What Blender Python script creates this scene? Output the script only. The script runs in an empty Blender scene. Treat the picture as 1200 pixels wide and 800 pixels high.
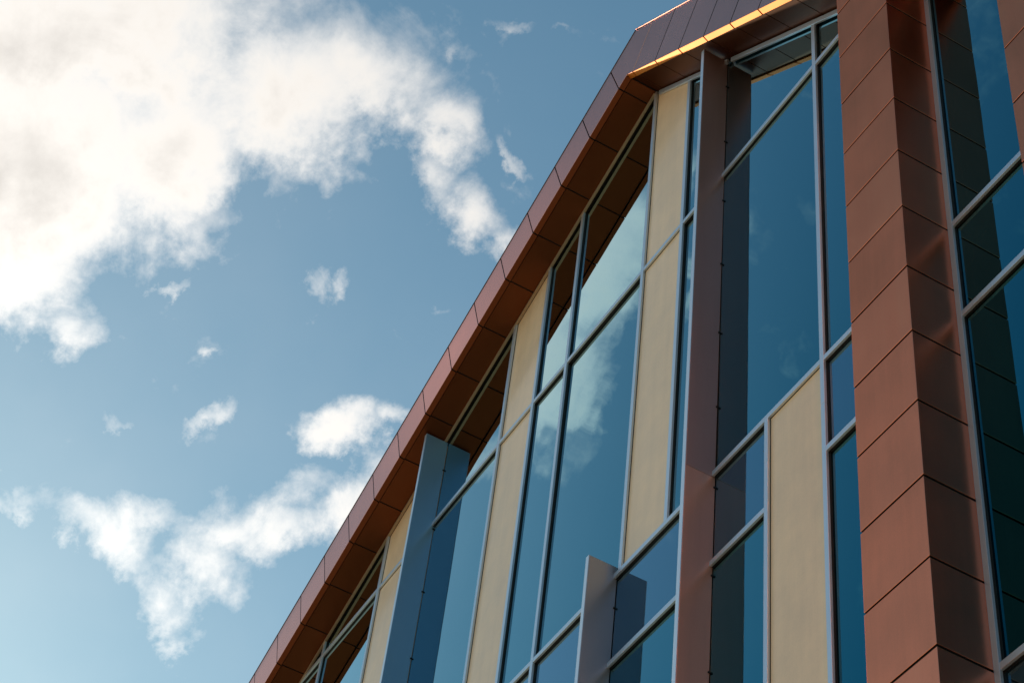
import bpy, bmesh, math, random
from mathutils import Vector, Matrix
from math import radians as R
random.seed(7)
S = bpy.context.scene
col = S.collection

# ---------------------------------------------------------------- camera
F = 6.0            # metres from the viewer to the face of the glazing
EYE = 1.6
cd = bpy.data.cameras.new('camera'); cam = bpy.data.objects.new('camera', cd); col.objects.link(cam)
cd.sensor_width = 36; cd.lens = 69.89; cd.clip_start = .1; cd.clip_end = 5000
right = Vector((0.4905454, 0.86598507, 0.09713431)); down = Vector((-0.615498, 0.42322952, -0.66486013)); fwd = Vector((-0.61686905, 0.2663581, 0.74062537))
m3 = Matrix((right, -down, -fwd)).transposed()
cam.matrix_world = Matrix.Translation((0, 0, EYE)) @ m3.to_4x4()
S.camera = cam

# ---------------------------------------------------------------- light
SUN_EL, SUN_AZ = R(27), R(2.0)      # sun stands far to the left, just in front of the facade
sdir = Vector((-math.cos(SUN_EL)*math.cos(SUN_AZ), -math.cos(SUN_EL)*math.sin(SUN_AZ), math.sin(SUN_EL)))
sl = bpy.data.lights.new('sun', 'SUN'); sun = bpy.data.objects.new('sun', sl); col.objects.link(sun)
sl.energy = 4.6; sl.angle = R(.5); sl.color = (1, .82, .56)
sun.rotation_euler = sdir.to_track_quat('Z', 'Y').to_euler()
S.view_settings.view_transform = 'Standard'; S.view_settings.look = 'None'
S.view_settings.gamma = 1; S.view_settings.exposure = 0.1
S.view_settings.use_curve_mapping = False

CLOUDS = [
    (-0.6396, -0.2382, 0.7309, 0.7152, 0.2535, -1.4953, 0.0429, 0.0815, 1.05),
    (-0.618, 0.0037, 0.7862, -0.572, -0.3625, 1.0612, 0.1339, 0.053, 1.25),
    (-0.6663, 0.0068, 0.7457, -0.5528, -0.5029, 0.8975, 0.1055, 0.0695, 1.4),
    (-0.6935, 0.0334, 0.7196, -0.7236, -0.2829, 1.2167, 0.0485, 0.0395, 0.9),
    (-0.6313, 0.0671, 0.7726, -0.4687, -0.5237, 0.6857, 0.0711, 0.0456, 1.1),
    (-0.5937, 0.1052, 0.7978, -0.5599, -0.3435, 0.9023, 0.0779, 0.0439, 1.0),
    (-0.5658, 0.1461, 0.8115, -0.6176, 0.0963, 1.4526, 0.0506, 0.0313, 0.85),
    (-0.5638, 0.1797, 0.8061, -0.6295, 0.073, 1.362, 0.0361, 0.0238, 0.85),
    (-0.5562, 0.1974, 0.8073, -0.6219, -0.1164, 1.0691, 0.0188, 0.017, 0.66),
    (-0.6485, 0.1019, 0.7544, -0.6873, -0.2197, 1.1554, 0.0251, 0.0253, 0.55),
    (-0.6997, 0.0697, 0.711, -0.7772, -0.0726, 1.3979, 0.0308, 0.0168, 0.6),
    (-0.6234, 0.1292, 0.7712, -0.6672, -0.1914, 1.1295, 0.0177, 0.0233, 0.45),
    (-0.5828, 0.1948, 0.7889, -0.5793, 0.3401, 1.7198, 0.0238, 0.0128, 0.5),
    (-0.583, 0.2228, 0.7813, -0.5965, 0.3348, 1.6564, 0.0248, 0.0171, 0.7),
    (-0.5862, 0.2444, 0.7724, -0.6543, 0.2308, 1.4656, 0.0154, 0.012, 0.62),
    (-0.5543, 0.2302, 0.7998, -0.4745, -0.4529, 0.4716, 0.006, 0.0162, 0.55),
    (-0.6452, 0.1695, 0.745, -0.6823, -0.2841, 0.9817, 0.0094, 0.0145, 0.5),
    (-0.6411, 0.1808, 0.7459, -0.7197, 0.1282, 1.4408, 0.0068, 0.0111, 0.42),
    (-0.6712, 0.1064, 0.7336, -0.4415, -0.6242, 0.5229, 0.0151, 0.0055, 0.42),
    (-0.6843, 0.1338, 0.7168, -0.7486, -0.2087, 1.1583, 0.0063, 0.0042, 0.35),
    (-0.7045, 0.1449, 0.6947, -0.6919, -0.446, 0.8879, 0.026, 0.0085, 0.5),
    (-0.722, 0.1064, 0.6836, -0.8124, -0.1099, 1.3209, 0.0141, 0.0067, 0.36),
    (-0.6831, 0.2109, 0.6992, -0.7921, -0.0955, 1.1776, 0.0264, 0.0179, 0.95),
    (-0.6739, 0.2314, 0.7016, -0.7831, -0.1414, 1.0994, 0.0145, 0.0111, 0.6),
    (-0.6924, 0.181, 0.6985, -0.6297, -0.5272, 0.7108, 0.0169, 0.006, 0.33),
    (-0.7019, 0.2284, 0.6746, -0.7483, -0.4013, 0.858, 0.0403, 0.0204, 0.85),
    (-0.7215, 0.202, 0.6623, -0.7958, -0.3285, 0.9918, 0.04, 0.0195, 0.7),
    (-0.7359, 0.18, 0.6527, -0.8526, -0.127, 1.2206, 0.0377, 0.0193, 0.68),
    (-0.7491, 0.1701, 0.6402, -0.8288, 0.3258, 1.633, 0.0337, 0.0232, 0.7),
    (-0.7623, 0.1629, 0.6264, -0.8654, 0.2608, 1.5764, 0.026, 0.0214, 0.68),
    (-0.7587, 0.1237, 0.6396, -0.8725, 0.102, 1.4944, 0.0393, 0.0206, 0.66),
    (-0.7587, 0.0976, 0.6441, -0.8708, 0.0178, 1.4579, 0.0287, 0.0148, 0.52),
    (-0.7461, 0.1408, 0.6507, -0.8589, -0.0876, 1.3089, 0.0332, 0.0167, 0.56),
    (-0.7662, 0.1758, 0.6181, -0.9026, 0.0701, 1.4005, 0.0175, 0.014, 0.5),
    (-0.7257, 0.18, 0.664, -0.7967, -0.3179, 1.0311, 0.0294, 0.0135, 0.42),
    (-0.7043, 0.2047, 0.6798, -0.7338, -0.4145, 0.868, 0.0254, 0.0145, 0.48),
    (-0.6896, 0.2348, 0.6851, -0.8061, -0.1448, 1.105, 0.0153, 0.0145, 0.6),
    (-0.5068, 0.1928, 0.8402, -0.5669, 0.0889, 1.3458, 0.0169, 0.005, 0.32),
    (-0.4998, 0.2134, 0.8394, -0.5656, 0.1071, 1.3341, 0.0085, 0.0033, 0.3),
    (-0.6221, 0.2288, 0.7487, -0.5913, -0.4469, 0.6464, 0.0077, 0.0043, 0.33),
    (-0.5349, 0.171, 0.8274, -0.5929, 0.068, 1.3619, 0.0051, 0.0101, 0.3),
    (-0.5738, -0.2886, 0.7665, 0.6167, 0.3496, -1.555, 0.03, 0.0599, 1.0),
    (-0.6162, -0.2866, 0.7336, 0.6613, 0.3777, -1.578, 0.0257, 0.0515, 0.95),
    (-0.6127, -0.3049, 0.7291, 0.6615, 0.3925, -1.5657, 0.0171, 0.0257, 0.8),
    (-0.636, -0.3081, 0.7075, 0.7417, 0.2851, -1.4175, 0.0193, 0.0257, 0.55),
    (-0.5523, -0.292, 0.7808, 0.6267, 0.2689, -1.4362, 0.0171, 0.0256, 0.9),
    (-0.5182, -0.3084, 0.7978, 0.6468, -0.0252, -1.0007, 0.0093, 0.0255, 0.6),
    (-0.5553, -0.3306, 0.7631, 0.7022, -0.0301, -0.9982, 0.006, 0.0171, 0.7),
    (-0.6498, -0.2841, 0.705, 0.7511, 0.2671, -1.4341, 0.0257, 0.0257, 0.6),
    (-0.6585, -0.2746, 0.7007, 0.591, -0.5665, -0.501, 0.0171, 0.0128, 0.6),
    (-0.0953, -0.9535, 0.286, 1.2807, -0.0, -0.0997, 0.45, 0.16, 1.2),  # from here on: unseen cloud banks added to brighten the facade
    (-0.5289, -0.7982, 0.2885, 1.2781, -0.0, -0.5852, 0.4, 0.15, 1.3),
    (-0.8441, -0.4908, 0.2159, 1.3531, -0.0, -1.0442, 0.32, 0.12, 1.3),
    (-0.2841, -0.805, 0.5209, 1.0229, -0.0, -0.3393, 0.2, 0.12, 1.0),
]

def N(nt, kind, **kw):
    n = nt.nodes.new(kind)
    for k, v in kw.items():
        if k == 'ins':
            for i, x in v.items():
                if hasattr(x, 'links'): nt.links.new(x, n.inputs[i])
                else: n.inputs[i].default_value = x
        else: setattr(n, k, v)
    return n
def mth(nt, op, a, b=0.0, c=0.0, clamp=False):
    return N(nt, 'ShaderNodeMath', operation=op, use_clamp=clamp, ins={0: a, 1: b, 2: c}).outputs[0]

def make_world():
    w = bpy.data.worlds.new('World'); S.world = w; w.use_nodes = True
    nt = w.node_tree; nt.nodes.clear()
    out = N(nt, 'ShaderNodeOutputWorld'); bg = N(nt, 'ShaderNodeBackground')
    nt.links.new(bg.outputs[0], out.inputs[0])
    sky = N(nt, 'ShaderNodeTexSky', sky_type='NISHITA', sun_disc=False, sun_elevation=SUN_EL,
            sun_rotation=math.atan2(sdir.x, sdir.y), altitude=50, air_density=1.0, dust_density=.25, ozone_density=1.5)
    tc = N(nt, 'ShaderNodeTexCoord').outputs['Generated']
    v = N(nt, 'ShaderNodeVectorMath', operation='NORMALIZE', ins={0: tc}).outputs[0]
    # ragged edges: shift the direction with fine noise before measuring the cloud banks
    n1 = N(nt, 'ShaderNodeTexNoise', noise_dimensions='3D', ins={'Vector': v, 'Scale': 12.0, 'Detail': 10.0, 'Roughness': .66})
    off = N(nt, 'ShaderNodeVectorMath', operation='SUBTRACT', ins={0: n1.outputs['Color'], 1: (.5, .5, .5)}).outputs[0]
    off = N(nt, 'ShaderNodeVectorMath', operation='SCALE', ins={0: off, 'Scale': .075}).outputs[0]
    wv = N(nt, 'ShaderNodeVectorMath', operation='ADD', ins={0: v, 1: off}).outputs[0]
    acc = None
    for (cx, cy, cz, ex, ey, ez, s1, s2, am) in CLOUDS:
        mp = N(nt, 'ShaderNodeMapping', vector_type='TEXTURE', ins={'Vector': wv, 'Location': (cx, cy, cz), 'Rotation': (ex, ey, ez), 'Scale': (s1, s2, .12)})
        ln = N(nt, 'ShaderNodeVectorMath', operation='LENGTH', ins={0: mp.outputs[0]}).outputs['Value']
        q = N(nt, 'ShaderNodeMapRange', interpolation_type='SMOOTHSTEP', ins={0: ln, 1: 0.0, 2: 1.45, 3: am, 4: 0.0}).outputs[0]
        acc = q if acc is None else mth(nt, 'SMOOTH_MAX', acc, q, .12)
    n2 = N(nt, 'ShaderNodeTexNoise', noise_dimensions='3D', ins={'Vector': v, 'Scale': 21.0, 'Detail': 11.0, 'Roughness': .62, 'Distortion': .4})
    n3 = N(nt, 'ShaderNodeTexNoise', noise_dimensions='3D', ins={'Vector': v, 'Scale': 48.0, 'Detail': 9.0, 'Roughness': .6})
    f = mth(nt, 'MULTIPLY_ADD', mth(nt, 'SUBTRACT', n2.outputs[0], .5), 1.05, acc)
    f = mth(nt, 'MULTIPLY_ADD', mth(nt, 'SUBTRACT', n3.outputs[0], .5), .74, f)
    mask = N(nt, 'ShaderNodeMapRange', interpolation_type='SMOOTHSTEP', ins={0: f, 1: .06, 2: 1.12, 3: 0.0, 4: 1.0}).outputs[0]
    # thin veil over the whole sky, thicker toward the sun
    cs = N(nt, 'ShaderNodeVectorMath', operation='DOT_PRODUCT', ins={0: v, 1: tuple(sdir)}).outputs['Value']
    glow = mth(nt, 'POWER', mth(nt, 'MAXIMUM', cs, 0.0), 9.0)
    n4 = N(nt, 'ShaderNodeTexNoise', noise_dimensions='3D', ins={'Vector': v, 'Scale': 5.0, 'Detail': 5.0, 'Roughness': .55})
    veil = mth(nt, 'MULTIPLY', mth(nt, 'MULTIPLY_ADD', n4.outputs[0], .5, .12), mth(nt, 'MULTIPLY_ADD', glow, VEIL_SUN, VEIL), clamp=True)
    dens = mth(nt, 'MAXIMUM', mask, veil, clamp=True)
    thick = N(nt, 'ShaderNodeMapRange', ins={0: f, 1: .7, 2: 1.75, 3: 1.0, 4: .56}).outputs[0]
    cb = mth(nt, 'MULTIPLY', mth(nt, 'MULTIPLY_ADD', glow, CL_SUN, CL_BASE), thick)
    ccol = N(nt, 'ShaderNodeVectorMath', operation='SCALE', ins={0: (1.0, .95, .89), 'Scale': cb}).outputs[0]
    skc = N(nt, 'ShaderNodeVectorMath', operation='MULTIPLY', ins={0: sky.outputs[0], 1: SKY_TINT}).outputs[0]
    mx = N(nt, 'ShaderNodeMix', data_type='RGBA', ins={0: dens, 6: skc, 7: ccol})
    nt.links.new(mx.outputs[2], bg.inputs[0]); bg.inputs[1].default_value = SKY_STRENGTH
    w.cycles.sampling_method = 'MANUAL'; w.cycles.sample_map_resolution = 1024
SKY_STRENGTH = .11
SKY_TINT = (.57, .99, .93)
VEIL, VEIL_SUN = .03, .52
CL_BASE, CL_SUN = 7.7, 6.0
make_world()

# ---------------------------------------------------------------- materials
def mat(name, base, metallic=0, rough=.5, var=.06, scale=3.0, bump=0.0, bscale=4.0, rvar=.06, streak=0.0, grain=0.0, spec=.5, coat=0.0, edge=None):
    m = bpy.data.materials.new(name); m.use_nodes = True; nt = m.node_tree
    b = nt.nodes['Principled BSDF']
    b.inputs['Metallic'].default_value = metallic; b.inputs['Specular IOR Level'].default_value = spec
    b.inputs['Coat Weight'].default_value = coat; b.inputs['Coat Roughness'].default_value = .12
    if edge: b.inputs['Specular Tint'].default_value = (*edge, 1)
    g = N(nt, 'ShaderNodeNewGeometry').outputs['Position']
    oi = N(nt, 'ShaderNodeObjectInfo').outputs['Random']
    n = N(nt, 'ShaderNodeTexNoise', ins={'Vector': g, 'Scale': scale, 'Detail': 5.0, 'Roughness': .6}).outputs[0]
    k = mth(nt, 'MULTIPLY_ADD', mth(nt, 'SUBTRACT', n, .5), 2*var, 1.0)
    k = mth(nt, 'MULTIPLY_ADD', mth(nt, 'SUBTRACT', oi, .5), var*1.2, k)
    if streak:
        mp = N(nt, 'ShaderNodeMapping', ins={'Vector': g, 'Scale': (9, 9, .5)})
        s = N(nt, 'ShaderNodeTexNoise', ins={'Vector': mp.outputs[0], 'Scale': 1.0, 'Detail': 6.0, 'Roughness': .65}).outputs[0]
        k = mth(nt, 'MULTIPLY_ADD', mth(nt, 'SUBTRACT', s, .5), streak, k)
    if grain:
        s = N(nt, 'ShaderNodeTexNoise', ins={'Vector': g, 'Scale': 90.0, 'Detail': 2.0}).outputs[0]
        k = mth(nt, 'MULTIPLY_ADD', mth(nt, 'SUBTRACT', s, .5), grain, k)
    c = N(nt, 'ShaderNodeVectorMath', operation='SCALE', ins={0: base, 'Scale': k}).outputs[0]
    nt.links.new(c, b.inputs['Base Color'])
    rr = mth(nt, 'MULTIPLY_ADD', mth(nt, 'SUBTRACT', n, .5), 2*rvar, rough)
    nt.links.new(rr, b.inputs['Roughness'])
    if bump:
        nb = N(nt, 'ShaderNodeTexNoise', ins={'Vector': g, 'Scale': bscale, 'Detail': 3.0}).outputs[0]
        bp = N(nt, 'ShaderNodeBump', ins={'Strength': 1.0, 'Distance': bump, 'Height': nb})
        nt.links.new(bp.outputs[0], b.inputs['Normal'])
    return m

def glass_mat(name, tint, slant, base, gloss, wav=.0012, rough=0.0):
    """coated solar glass: a tinted mirror over a dark tinted pane"""
    m = bpy.data.materials.new(name); m.use_nodes = True; nt = m.node_tree; nt.nodes.clear()
    out = N(nt, 'ShaderNodeOutputMaterial')
    g = N(nt, 'ShaderNodeNewGeometry').outputs['Position']
    nb = N(nt, 'ShaderNodeTexNoise', ins={'Vector': g, 'Scale': 1.3, 'Detail': 1.5}).outputs[0]
    bp = N(nt, 'ShaderNodeBump', ins={'Strength': 1.0, 'Distance': wav, 'Height': nb})
    oi = N(nt, 'ShaderNodeObjectInfo').outputs['Random']
    lw = N(nt, 'ShaderNodeLayerWeight', ins={'Blend': .5}).outputs['Facing']     # coated glass: stronger and more neutral mirror at a slant
    sl_ = N(nt, 'ShaderNodeMapRange', ins={0: lw, 1: .5, 2: .72, 3: 0.0, 4: 1.0}).outputs[0]
    tm = N(nt, 'ShaderNodeMix', data_type='RGBA', ins={0: sl_, 6: (*tint, 1), 7: (*slant, 1)}).outputs[2]
    tcol = N(nt, 'ShaderNodeVectorMath', operation='SCALE', ins={0: tm, 'Scale': mth(nt, 'MULTIPLY_ADD', oi, .12, .94)}).outputs[0]
    gl = N(nt, 'ShaderNodeBsdfGlossy', ins={'Color': tcol, 'Roughness': rough, 'Normal': bp.outputs[0]})
    if base[3] > 0:
        tr = N(nt, 'ShaderNodeBsdfTransparent', ins={'Color': (*base[:3], 1)})
    else:
        tr = N(nt, 'ShaderNodeBsdfDiffuse', ins={'Color': (*base[:3], 1)})
    fac = mth(nt, 'MULTIPLY_ADD', mth(nt, 'POWER', lw, 3.0), 1.75, gloss, clamp=True)
    mx = N(nt, 'ShaderNodeMixShader', ins={0: fac, 1: tr.outputs[0], 2: gl.outputs[0]})
    nt.links.new(mx.outputs[0], out.inputs[0])
    return m

M = {
 'copper': mat('copper_cladding', (.96, .305, .175), 1.0, .32, .13, 1.6, .0016, 1.8, .07, .22, .14, edge=(.95, .5, .40)),
 'fascia': mat('copper_fascia', (.86, .46, .40), 1.0, .26, .08, 1.2, 0, 1.8, .07, .10, .06, edge=(.97, .66, .6)),
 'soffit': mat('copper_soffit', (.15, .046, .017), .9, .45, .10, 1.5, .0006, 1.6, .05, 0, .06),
 'lip':    mat('sunlit_gold_drip_edge', (.58, .18, .02), 1.0, .56, .05, 1.5, 0, 1, .05),  # right lip's sunlit gold put into its colour; the left lip stays dark
 'alu':    mat('grey_aluminium', (.60, .70, .82), .6, .36, .04, 2, .0003, 5, .05, .03, .05),
 'fin_sky_refl':  mat('sky_reflection_fin', (.26, .44, .62), .55, .30, .04, 1.5, .0008, 1.5, .04, .05, .08),  # reflected sky put into the base colour of a grey fin
 'fin_mauve_refl': mat('mauve_reflection_fin', (.36, .35, .40), .6, .32, .04, 1.5, .0008, 1.5, .04, .05, .08),  # mauve reflection put into the short fin's base colour
 'fin_upper': mat('dark_reflection_fin', (.46, .29, .275), .62, .32, .07, 1.5, .0008, 1.5, .04, .22, .10),  # darker reflection above the joint put into the upper plate's colour
 'fin_copper_refl': mat('copper_reflection_fin', (.60, .33, .27), .55, .36, .07, 1.5, .0008, 1.5, .04, .22, .10),  # copper reflection put into the lower plate's base colour
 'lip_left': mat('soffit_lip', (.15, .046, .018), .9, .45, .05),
 'cream':  mat('cream_panel', (.90, .65, .42), 0, .38, .15, 3.2, .0015, 3, .10, .26, .12, .5, .35),
 'dark':   mat('dark_backing', (.012, .010, .009), 0, .8),
 'gasket': mat('black_gasket', (.008, .008, .009), 0, .6),
 'trim':   mat('bronze_trim', (.40, .31, .22), .6, .4),
 'glass':  glass_mat('blue_glass', (.06, .60, .80), (.50, .75, .83), (.012, .03, .036, 1), .06),
 'spandrel': glass_mat('spandrel_glass', (.20, .50, .68), (.46, .66, .80), (.012, .022, .03, 0), .16, .0010, .03),
 'room':   mat('room_plaster', (.16, .16, .155), 0, .8),
 'roof':   mat('roof_sheet', (.08, .06, .055), .3, .6),
 'paving': mat('paving', (.46, .34, .22), 0, .85, .15, .4),
}

# ---------------------------------------------------------------- helpers
def P3(u, v, w=0.0):      # facade coordinates (in viewer distances) to metres
    return Vector((u*F, F-w, EYE+v*F))
def link(name, bm, m, parent=None, bevel=0.0, smooth=False):
    me = bpy.data.meshes.new(name)
    bmesh.ops.remove_doubles(bm, verts=bm.verts, dist=1e-5)
    if bevel:
        bmesh.ops.bevel(bm, geom=[e for e in bm.edges if len(e.link_faces) == 2], offset=bevel, segments=2, profile=.5, affect='EDGES', clamp_overlap=True)
    bmesh.ops.recalc_face_normals(bm, faces=bm.faces)
    bm.to_mesh(me); bm.free()
    o = bpy.data.objects.new(name, me); me.materials.append(m); col.objects.link(o)
    if parent: o.parent = parent
    if smooth:
        for p in me.polygons: p.use_smooth = True
    return o
def add_box(bm, x0, x1, y0, y1, z0, z1):
    add_prism(bm, [(x0, z0), (x1, z0), (x1, z1), (x0, z1)], y0, y1)
def add_prism(bm, poly, y0, y1):      # a facade outline (metres x, z) given depth from y0 to y1
    a = [bm.verts.new((x, y0, z)) for x, z in poly]; b = [bm.verts.new((x, y1, z)) for x, z in poly]
    n = len(poly)
    bm.faces.new(a); bm.faces.new(b[::-1])
    for i in range(n): bm.faces.new((a[i], b[i], b[(i+1) % n], a[(i+1) % n]))
def box(name, m, parent, *d, bevel=0.0):
    bm = bmesh.new(); add_box(bm, *d); return link(name, bm, m, parent, bevel)
def prism(name, m, parent, poly, y0, y1, bevel=0.0):
    bm = bmesh.new(); add_prism(bm, poly, y0, y1); return link(name, bm, m, parent, bevel)
def clip(poly, p, n):                 # keep the side where (q-p).n <= 0
    out = []
    for i, a in enumerate(poly):
        b = poly[(i+1) % len(poly)]
        da = (a[0]-p[0])*n[0]+(a[1]-p[1])*n[1]; db = (b[0]-p[0])*n[0]+(b[1]-p[1])*n[1]
        if da <= 0: out.append(a)
        if (da < 0 < db) or (db < 0 < da):
            t = da/(da-db); out.append((a[0]+(b[0]-a[0])*t, a[1]+(b[1]-a[1])*t))
    return out

def returns(o, ax):                    # copper returns inside an open joint, coloured gasket black for their shade
    o.data.materials.append(M['gasket']); ax = Vector(ax)
    for p in o.data.polygons:
        if abs(p.normal.dot(ax)) > .95: p.material_index = 1
# ---------------------------------------------------------------- setting
g = box('ground', M['paving'], None, -800, 800, -800, 800, -.3, 0); g['kind'] = 'structure'

# ---------------------------------------------------------------- the building
B = bpy.data.objects.new('office_building', None); col.objects.link(B)
B['label'] = 'office building with copper clad gable edge, blue glazing, cream panels and grey metal fins'
B['category'] = 'building'

X = lambda u: u*F
Z = lambda v: EYE+v*F
SL, SR = .3888, -.811
aL, aR = math.atan(SL), math.atan(-SR)
APX = (X(-1.826), Z(3.014))                     # apex of the soffit line
def rakeL(x): return APX[1]+SL*(x-APX[0])
def rakeR(x): return APX[1]+SR*(x-APX[0])
nL = (-math.sin(aL), math.cos(aL)); nR = (math.sin(aR), math.cos(aR))
dL = (-math.cos(aL), -math.sin(aL)); dR = (math.cos(aR), -math.sin(aR))   # down each rake
XL, XR = X(-4.25), X(-.52)                      # ends of the building
FW = .380                                       # overhang of the fascia in front of the mullions
def under(poly, gap=0.0):
    p = clip(poly, (APX[0]-nL[0]*0, APX[1]-gap/nL[1]), nL)
    return clip(p, (APX[0], APX[1]-gap/nR[1]), nR)

# --- roof fascia
fas = prism('roof_edge', M['dark'], B, [
    (XL, rakeL(XL)+.05), (APX[0], APX[1]+.05), (XR, rakeR(XR)+.05), (XR, rakeR(XR)+.74), (APX[0]+.1, APX[1]+.68), (XL, rakeL(XL)+.62)], F-FW+.0125, F+.45)
HF = .63
JG = .007
def on(d, n, s, h): return (APX[0]+d[0]*s+n[0]*h, APX[1]+d[1]*s+n[1]*h)
# where the two upper edges meet
def meet(h):
    # APX + dL*s + nL*h = APX + dR*t + nR*h
    A = Matrix(((dL[0], -dR[0]), (dL[1], -dR[1]))); r = Vector((nR[0]*h-nL[0]*h, nR[1]*h-nL[1]*h))
    s = A.inverted() @ r; return (APX[0]+dL[0]*s[0]+nL[0]*h, APX[1]+dL[1]*s[0]+nL[1]*h)
pL = .1049*F; pR = .1033*F
s0 = .027*F/math.cos(aL); t0 = .022*F/math.cos(aR)
tilt = math.tan(R(5))                           # the seams on the short rake lean a little off square
def footL(k): return s0+pL*k
def footR(k): return t0+pR*k
def panel(poly, nm='fascia_panel', y0=F-FW, y1=F-FW+.012, m=M['fascia'], parent=fas, bev=.002):
    o = prism(nm, m, parent, poly, y0, y1, bev); e = Vector((poly[0][0]-poly[-1][0], 0, poly[0][1]-poly[-1][1])).normalized(); returns(o, e); return o
for k in range(0, 26):
    s, e = footL(k)+JG, footL(k+1)-JG
    panel([on(dL, nL, s, 0), on(dL, nL, s, HF), on(dL, nL, e, HF), on(dL, nL, e, 0)])
for k in range(0, 12):
    s, e = footR(k)+JG*1.3, footR(k+1)-JG*1.3
    panel([on(dR, nR, e, 0), on(dR, nR, e-tilt*HF, HF*1.02), on(dR, nR, s-tilt*HF, HF*1.02), on(dR, nR, s, 0)], bev=0)
# the folded piece at the apex: two facets meeting on a fold
bm = bmesh.new()
q = [on(dL, nL, s0-JG, 0), APX, on(dR, nR, t0-JG*.8, 0), on(dR, nR, t0-JG*.8-tilt*HF, HF*1.02), meet(HF*1.005), on(dL, nL, s0-JG, HF)]
add_prism(bm, q, F-FW, F-FW+.012)
link('fascia_panel', bm, M['fascia'], fas, .003)
# coping along the top edge
for (d, n, s1, hh, cm) in ((dL, nL, 16.6, HF, 'roof'), (dR, nR, 7.6, HF*1.02, 'fascia')):
    mt = meet(hh+.006)
    a = mt; b = on(d, n, s1, hh+.006); b2 = on(d, n, s1, hh+.018); a2 = meet(hh+.018)
    prism('coping', M[cm], fas, [a, b, b2, a2], F-FW-.006, F+.46, .004)

# --- soffit: a drip lip at the front, panels behind it
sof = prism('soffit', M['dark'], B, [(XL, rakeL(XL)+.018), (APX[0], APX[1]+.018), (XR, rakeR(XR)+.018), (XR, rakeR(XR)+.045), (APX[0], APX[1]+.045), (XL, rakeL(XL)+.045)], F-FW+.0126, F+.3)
LIP = .062
def strip(d, n, s, e, y0, y1, nm, m, drop=0.0, flip=False):
    p = [on(d, n, s, 0), on(d, n, e, 0), on(d, n, e, .016), on(d, n, s, .016)]
    o = prism(nm, m, sof, p, y0, y1, .002); returns(o, (d[0], 0, d[1])); return o
def drip(d, n, s, e, m):               # folded drip edge, its face turned outward to catch a sun glint
    bm = bmesh.new(); vs = []
    for t in (s, e):
        for y, h in ((F-FW+.0005, -.0005), (F-FW+LIP, -.022), (F-FW+LIP, .012), (F-FW+.0005, .012)):
            x, z = on(d, n, t, h); vs.append(bm.verts.new((x, y, z)))
    for i in range(4): bm.faces.new((vs[i], vs[(i+1) % 4], vs[4+(i+1) % 4], vs[4+i]))
    bm.faces.new(vs[:4]); bm.faces.new(vs[4:][::-1])
    link('drip_edge', bm, m, sof, .002)
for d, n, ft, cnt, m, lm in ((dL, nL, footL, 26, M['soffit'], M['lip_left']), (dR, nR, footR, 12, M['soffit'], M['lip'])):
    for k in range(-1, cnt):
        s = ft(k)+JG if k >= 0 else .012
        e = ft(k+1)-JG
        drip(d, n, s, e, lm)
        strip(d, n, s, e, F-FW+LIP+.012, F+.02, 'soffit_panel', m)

# --- roof sheet and core
prism('roof', M['roof'], B, [(XL, rakeL(XL)+.1), (APX[0], APX[1]+.1), (XR, rakeR(XR)+.1), (XR, rakeR(XR)+.6), (APX[0]+.1, APX[1]+.55), (XL, rakeL(XL)+.5)], F+.47, F+14)

# --- curtain wall
H1, H2, H3, H4, H5 = 2.5065, 1.8555, 1.6965, 1.2020, 1.0430
BASE = .62
GY = F+.038          # glass sits this far behind the mullion face
MW, MD = .050, .022
cols = [-4.02, -3.78, -3.535, -3.29, -3.046, -2.794, -2.551, -2.316, -2.193, -2.078, -1.832, -1.714, -1.5855, -1.4735, -1.3525, -1.203, -1.0985, -.919, -.815, -.62]
FINU = {-2.551: BASE, -1.5855: BASE, -1.832: None}
FT = .046
def edge_r(u, low=False):     # where the bay right of line u begins
    if u in FINU and (FINU[u] is not None or low): return X(u)*1.006+.001
    return X(u)+MW
def edge_l(u, low=False):     # where the bay left of line u ends
    if u in FINU and (FINU[u] is not None or low): return X(u)*1.006-FT-.001
    return X(u)
RAKEPT = lambda u: min(rakeL(X(u)), rakeR(X(u)))

def mullion(u, v0, v1=None, w=MW):
    x = X(u)
    top = Z(v1) if v1 is not None else Z(4)
    p = under([(x, Z(v0)), (x+w, Z(v0)), (x+w, top), (x, top)], .012)
    bm = bmesh.new(); zj = Z(1.772)     # cap joint
    for part in (clip(p, (0, zj-.0015), (0, 1)), clip(p, (0, zj+.0015), (0, -1))):
        if len(part) > 2: add_prism(bm, part, F, F+MD)
    o = link('mullion', bm, M['alu'], B, .0018)
    q = under([(x-.004, Z(v0)), (x+w+.004, Z(v0)), (x+w+.004, top), (x-.004, top)], .014)
    prism('gasket', M['gasket'], o, q, F+MD+.0005, F+.15)
    return o
def transom(v, u0, u1, w=MW):
    z = Z(v); lo = v < H2-.001; a0 = edge_r(u0, lo); a1 = edge_l(u1, lo)
    p = under([(a0+.0005, z-w), (a1-.0005, z-w), (a1-.0005, z), (a0+.0005, z)], .012)
    if len(p) < 3: return
    o = prism('transom', M['alu'], B, p, F+.001, F+MD, .0018)
    prism('gasket', M['gasket'], o, under([(a0+.006, z-w-.004), (a1-.006, z-w-.004), (a1-.006, z+.003), (a0+.006, z+.003)], .014), F+MD+.001, F+.158)
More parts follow.
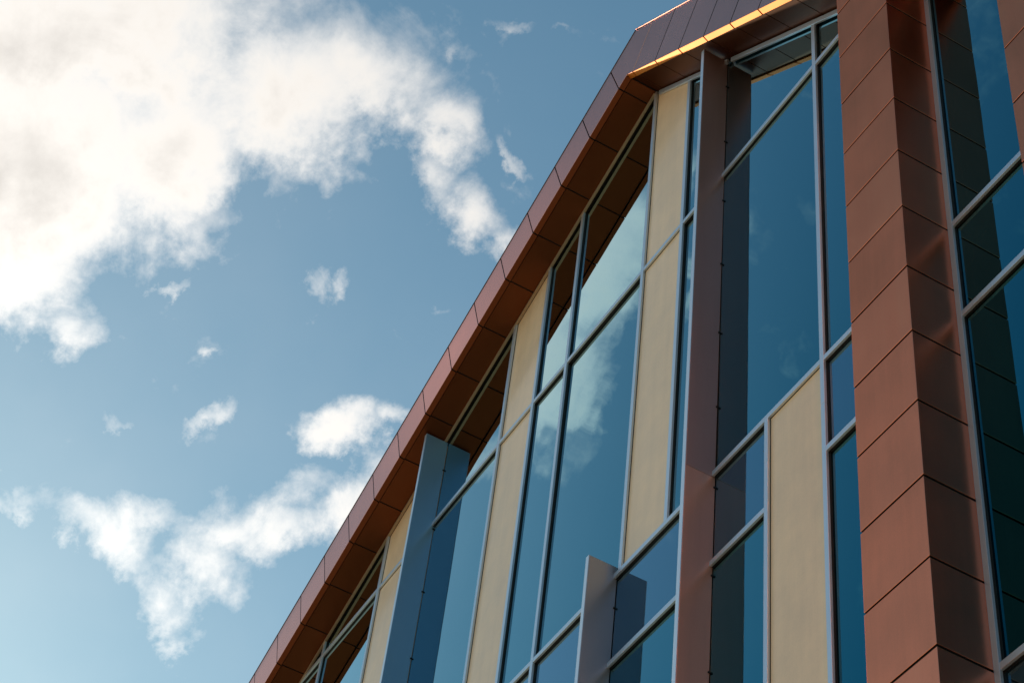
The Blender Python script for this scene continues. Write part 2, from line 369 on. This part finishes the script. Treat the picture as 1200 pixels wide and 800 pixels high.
def pane(kind, u0, u1, v0, v1, head=.02):
    lo = v1 is not None and v1 <= H2+.001
    x0, x1 = edge_r(u0, lo)+.002, edge_l(u1, lo)-.002
    z0 = Z(v0)+.002; z1 = (Z(v1)-MW-.002) if v1 is not None else Z(4)
    p = under([(x0, z0), (x1, z0), (x1, z1), (x0, z1)], head)
    if len(p) < 3: return
    if kind == 'glass':
        # a single lite, very slightly out of true
        c = Vector((sum(a for a, _ in p)/len(p), GY, sum(b for _, b in p)/len(p)))
        rx, rz = random.uniform(-1, 1)*.0022, random.uniform(-1, 1)*.0022
        bm = bmesh.new(); bm.faces.new([bm.verts.new((a, GY+(a-c.x)*rz+(b-c.z)*rx, b)) for a, b in p])
        bmesh.ops.recalc_face_normals(bm, faces=bm.faces)
        return link('window_pane', bm, M['glass'], B)
    if kind == 'spandrel':
        return prism('spandrel_panel', M['spandrel'], B, p, GY, GY+.02)
    if kind == 'cream':
        return prism('cream_panel', M['cream'], B, p, GY-.012, GY+.02, .003)

FINS = {-2.551: (BASE, None), -1.5855: (BASE, None), -1.832: (BASE, H2)}
mull_top = {-1.714: (H2, None), -1.4735: (BASE, H2), -2.193: (H2, None), -3.29: (BASE, None), -1.832: (H2-MW/F, None)}
for u in cols:
    if u in (-1.203, -.919) or u in FINS and FINS[u][1] is None: continue
    v0, v1 = mull_top.get(u, (BASE, None))
    mullion(u, v0, v1-.0003-MW/F if v1 else None)

def bay(u0, u1, rows):
    """rows, top down: (kind, bottom level); a transom at every level"""
    top = None
    for kind, b in rows:
        pane(kind, u0, u1, b, top)
        if top is not None: transom(top, u0, u1)
        top = b
GL = [('glass', H1), ('glass', H2), ('spandrel', H3), ('glass', H4), ('spandrel', H5), ('glass', BASE)]
GLc = [('glass', H1), ('glass', H2)]; CRc = [('cream', H1), ('cream', H2)]
CR = [('cream', H1), ('cream', H2), ('spandrel', H3), ('glass', H4), ('spandrel', H5), ('glass', BASE)]
LOW = [('spandrel', H3), ('glass', H4), ('spandrel', H5), ('glass', BASE)]
bays = [(-4.02, -3.78, GL), (-3.78, -3.535, CR), (-3.535, -3.29, GL), (-3.29, -3.046, GL), (-3.046, -2.794, GL), (-2.794, -2.551, CR), (-2.551, -2.316, GL),
        (-2.316, -2.193, CRc), (-2.193, -2.078, GLc), (-2.078, -1.832, GL), (-1.832, -1.714, CRc), (-1.714, -1.5855, GLc),
        (-1.3525, -1.203, GL)]
for b in bays: bay(*b)
def low(u0, u1):
    top = H2
    transom(H2, u0, u1)
    for kind, b in LOW:
        pane(kind, u0, u1, b, top)
        if b != BASE: transom(b, u0, u1)
        top = b
low(-2.316, -2.078); low(-1.832, -1.5855)
# broad bay right of the tall fin
pane('glass', -1.5855, -1.3525, H1, None); transom(H1, -1.5855, -1.3525); pane('glass', -1.5855, -1.3525, H2, H1)
transom(H2, -1.5855, -1.3525)
top = H2
for kind, b in LOW:
    pane(kind, -1.5855, -1.4735, b, top); transom(b, -1.5855, -1.4735); top = b
pane('cream', -1.4735, -1.3525, BASE, H2)
# right of the copper pillar
for u0, u1 in ((-1.0985, -.919), (-.815, -.62)):
    pane('glass', u0, u1, H2, None); top = H2; transom(H2, u0, u1)
    for kind, b in (('glass', H3), ('glass', H4), ('spandrel', H5), ('glass', BASE)):
        pane(kind, u0, u1, b, top); transom(b, u0, u1); top = b

# head trims under the soffit
p = [on(dL, nL, .03, -.026), on(dL, nL, 15.5, -.026), on(dL, nL, 15.5, -.002), on(dL, nL, .03, -.002)]
prism('head_trim', M['trim'], B, p, F-.012, F+MD-.002, .003)
def head(u0, u1):
    g_, h_ = -.018, -.075
    a, b = X(u0), X(u1)
    f = lambda x, h: (x, rakeR(x)+h/nR[1])
    prism('head_mullion', M['alu'], B, [f(a, h_), f(b, h_), f(b, g_), f(a, g_)], F-.004, F+MD-.002, .0035)
head(-1.815, -1.5855-.001); head(-1.5855+MW/F+.001, -1.203); head(-1.0985, -.919)

# --- projecting fins
FD = .243
def fin(u, v0, v1, m, label, joints=(), m2=None):
    x1 = X(u)*1.006; x0 = x1-FT
    zt = Z(v1) if v1 is not None else min(rakeL(x0), rakeR(x1))-.024
    cuts = [Z(v0)]+[Z(j) for j in joints]+[zt]
    root = None
    for i in range(len(cuts)-1):
        a, b = cuts[i]+(.0025 if i else 0), cuts[i+1]-(.0025 if i < len(cuts)-2 else 0)
        if root is None:
            root = box('fin', m, B, x0, x1, F-FD, GY-.004, a, b, bevel=.004); root['label'] = label
        else:
            box('fin_plate', m2 or m, root, x0, x1, F-FD, GY-.004, a, b, bevel=.004)
    prism('edge_trim', M['alu'], root, [(x0-.001, cuts[0]), (x1+.001, cuts[0]), (x1+.001, zt-.001), (x0-.001, zt-.001)], F-FD-.007, F-FD-.0004, .002)
    z = zt-.45
    while z > Z(1.1):
        box('bracket', M['gasket'], root, x1+.0005, x1+.011, GY-.020, GY-.002, z-.007, z+.007)
        z -= .92
    return root
fin(-2.551, BASE, None, M['fin_sky_refl'], 'tall grey metal fin, blue sky reflection put into its colour', (1.848,))
fin(-1.5855, BASE, None, M['fin_copper_refl'], 'tall metal fin, reflections put into its colour, copper below its joint and darker above', (1.8465,), M['fin_upper'])
fin(-1.832, BASE, H2+.014, M['fin_mauve_refl'], 'short grey metal fin, mauve reflection put into its colour')

# --- copper pillars
PD = .388
def pillar(u0, u1, top, PD=PD):
    x0, x1 = X(u0), X(u1)
    core = box('pillar', M['dark'], B, x0+.05, x1-.014, F-PD+.013, F+.1, Z(BASE), Z(top))
    k = -6; st = .10855
    while True:
        a, b = 1.197+st*k, 1.197+st*(k+1)
        if b > top+.001: break
        dy, dz = random.uniform(-.0015, .0015), random.uniform(-.001, .001)
        o = box('cladding_panel', M['copper'], core, x0, x1, F-PD+dy, F+.03, Z(a)+.010+dz, Z(b)-.010+dz, bevel=.002)
        returns(o, (0, 0, 1))
        k += 1
pillar(-1.203, -1.0985, 2.7168); pillar(-.919, -.815, 2.4997, .30)

# --- base, ends and the rooms behind the glass
wb = box('base_wall', M['room'], B, XL, XR, F-.05, F+.5, 0, Z(BASE)-MW)
box('end_wall', M['room'], B, XL, XL+.3, F+.02, F+14, 0, rakeL(XL))
box('end_wall', M['room'], B, XR-.3, XR, F+.02, F+14, 0, rakeR(XR))
box('back_wall', M['room'], B, XL+.31, XR-.31, F+9, F+9.3, 0, rakeR(XR))
for a, b in ((H3+.004, H2-.012), (H5+.004, H4-.012)):
    box('floor_slab', M['room'], B, XL+.31, XR-.31, F+.2, F+8.99, Z(a), Z(b))
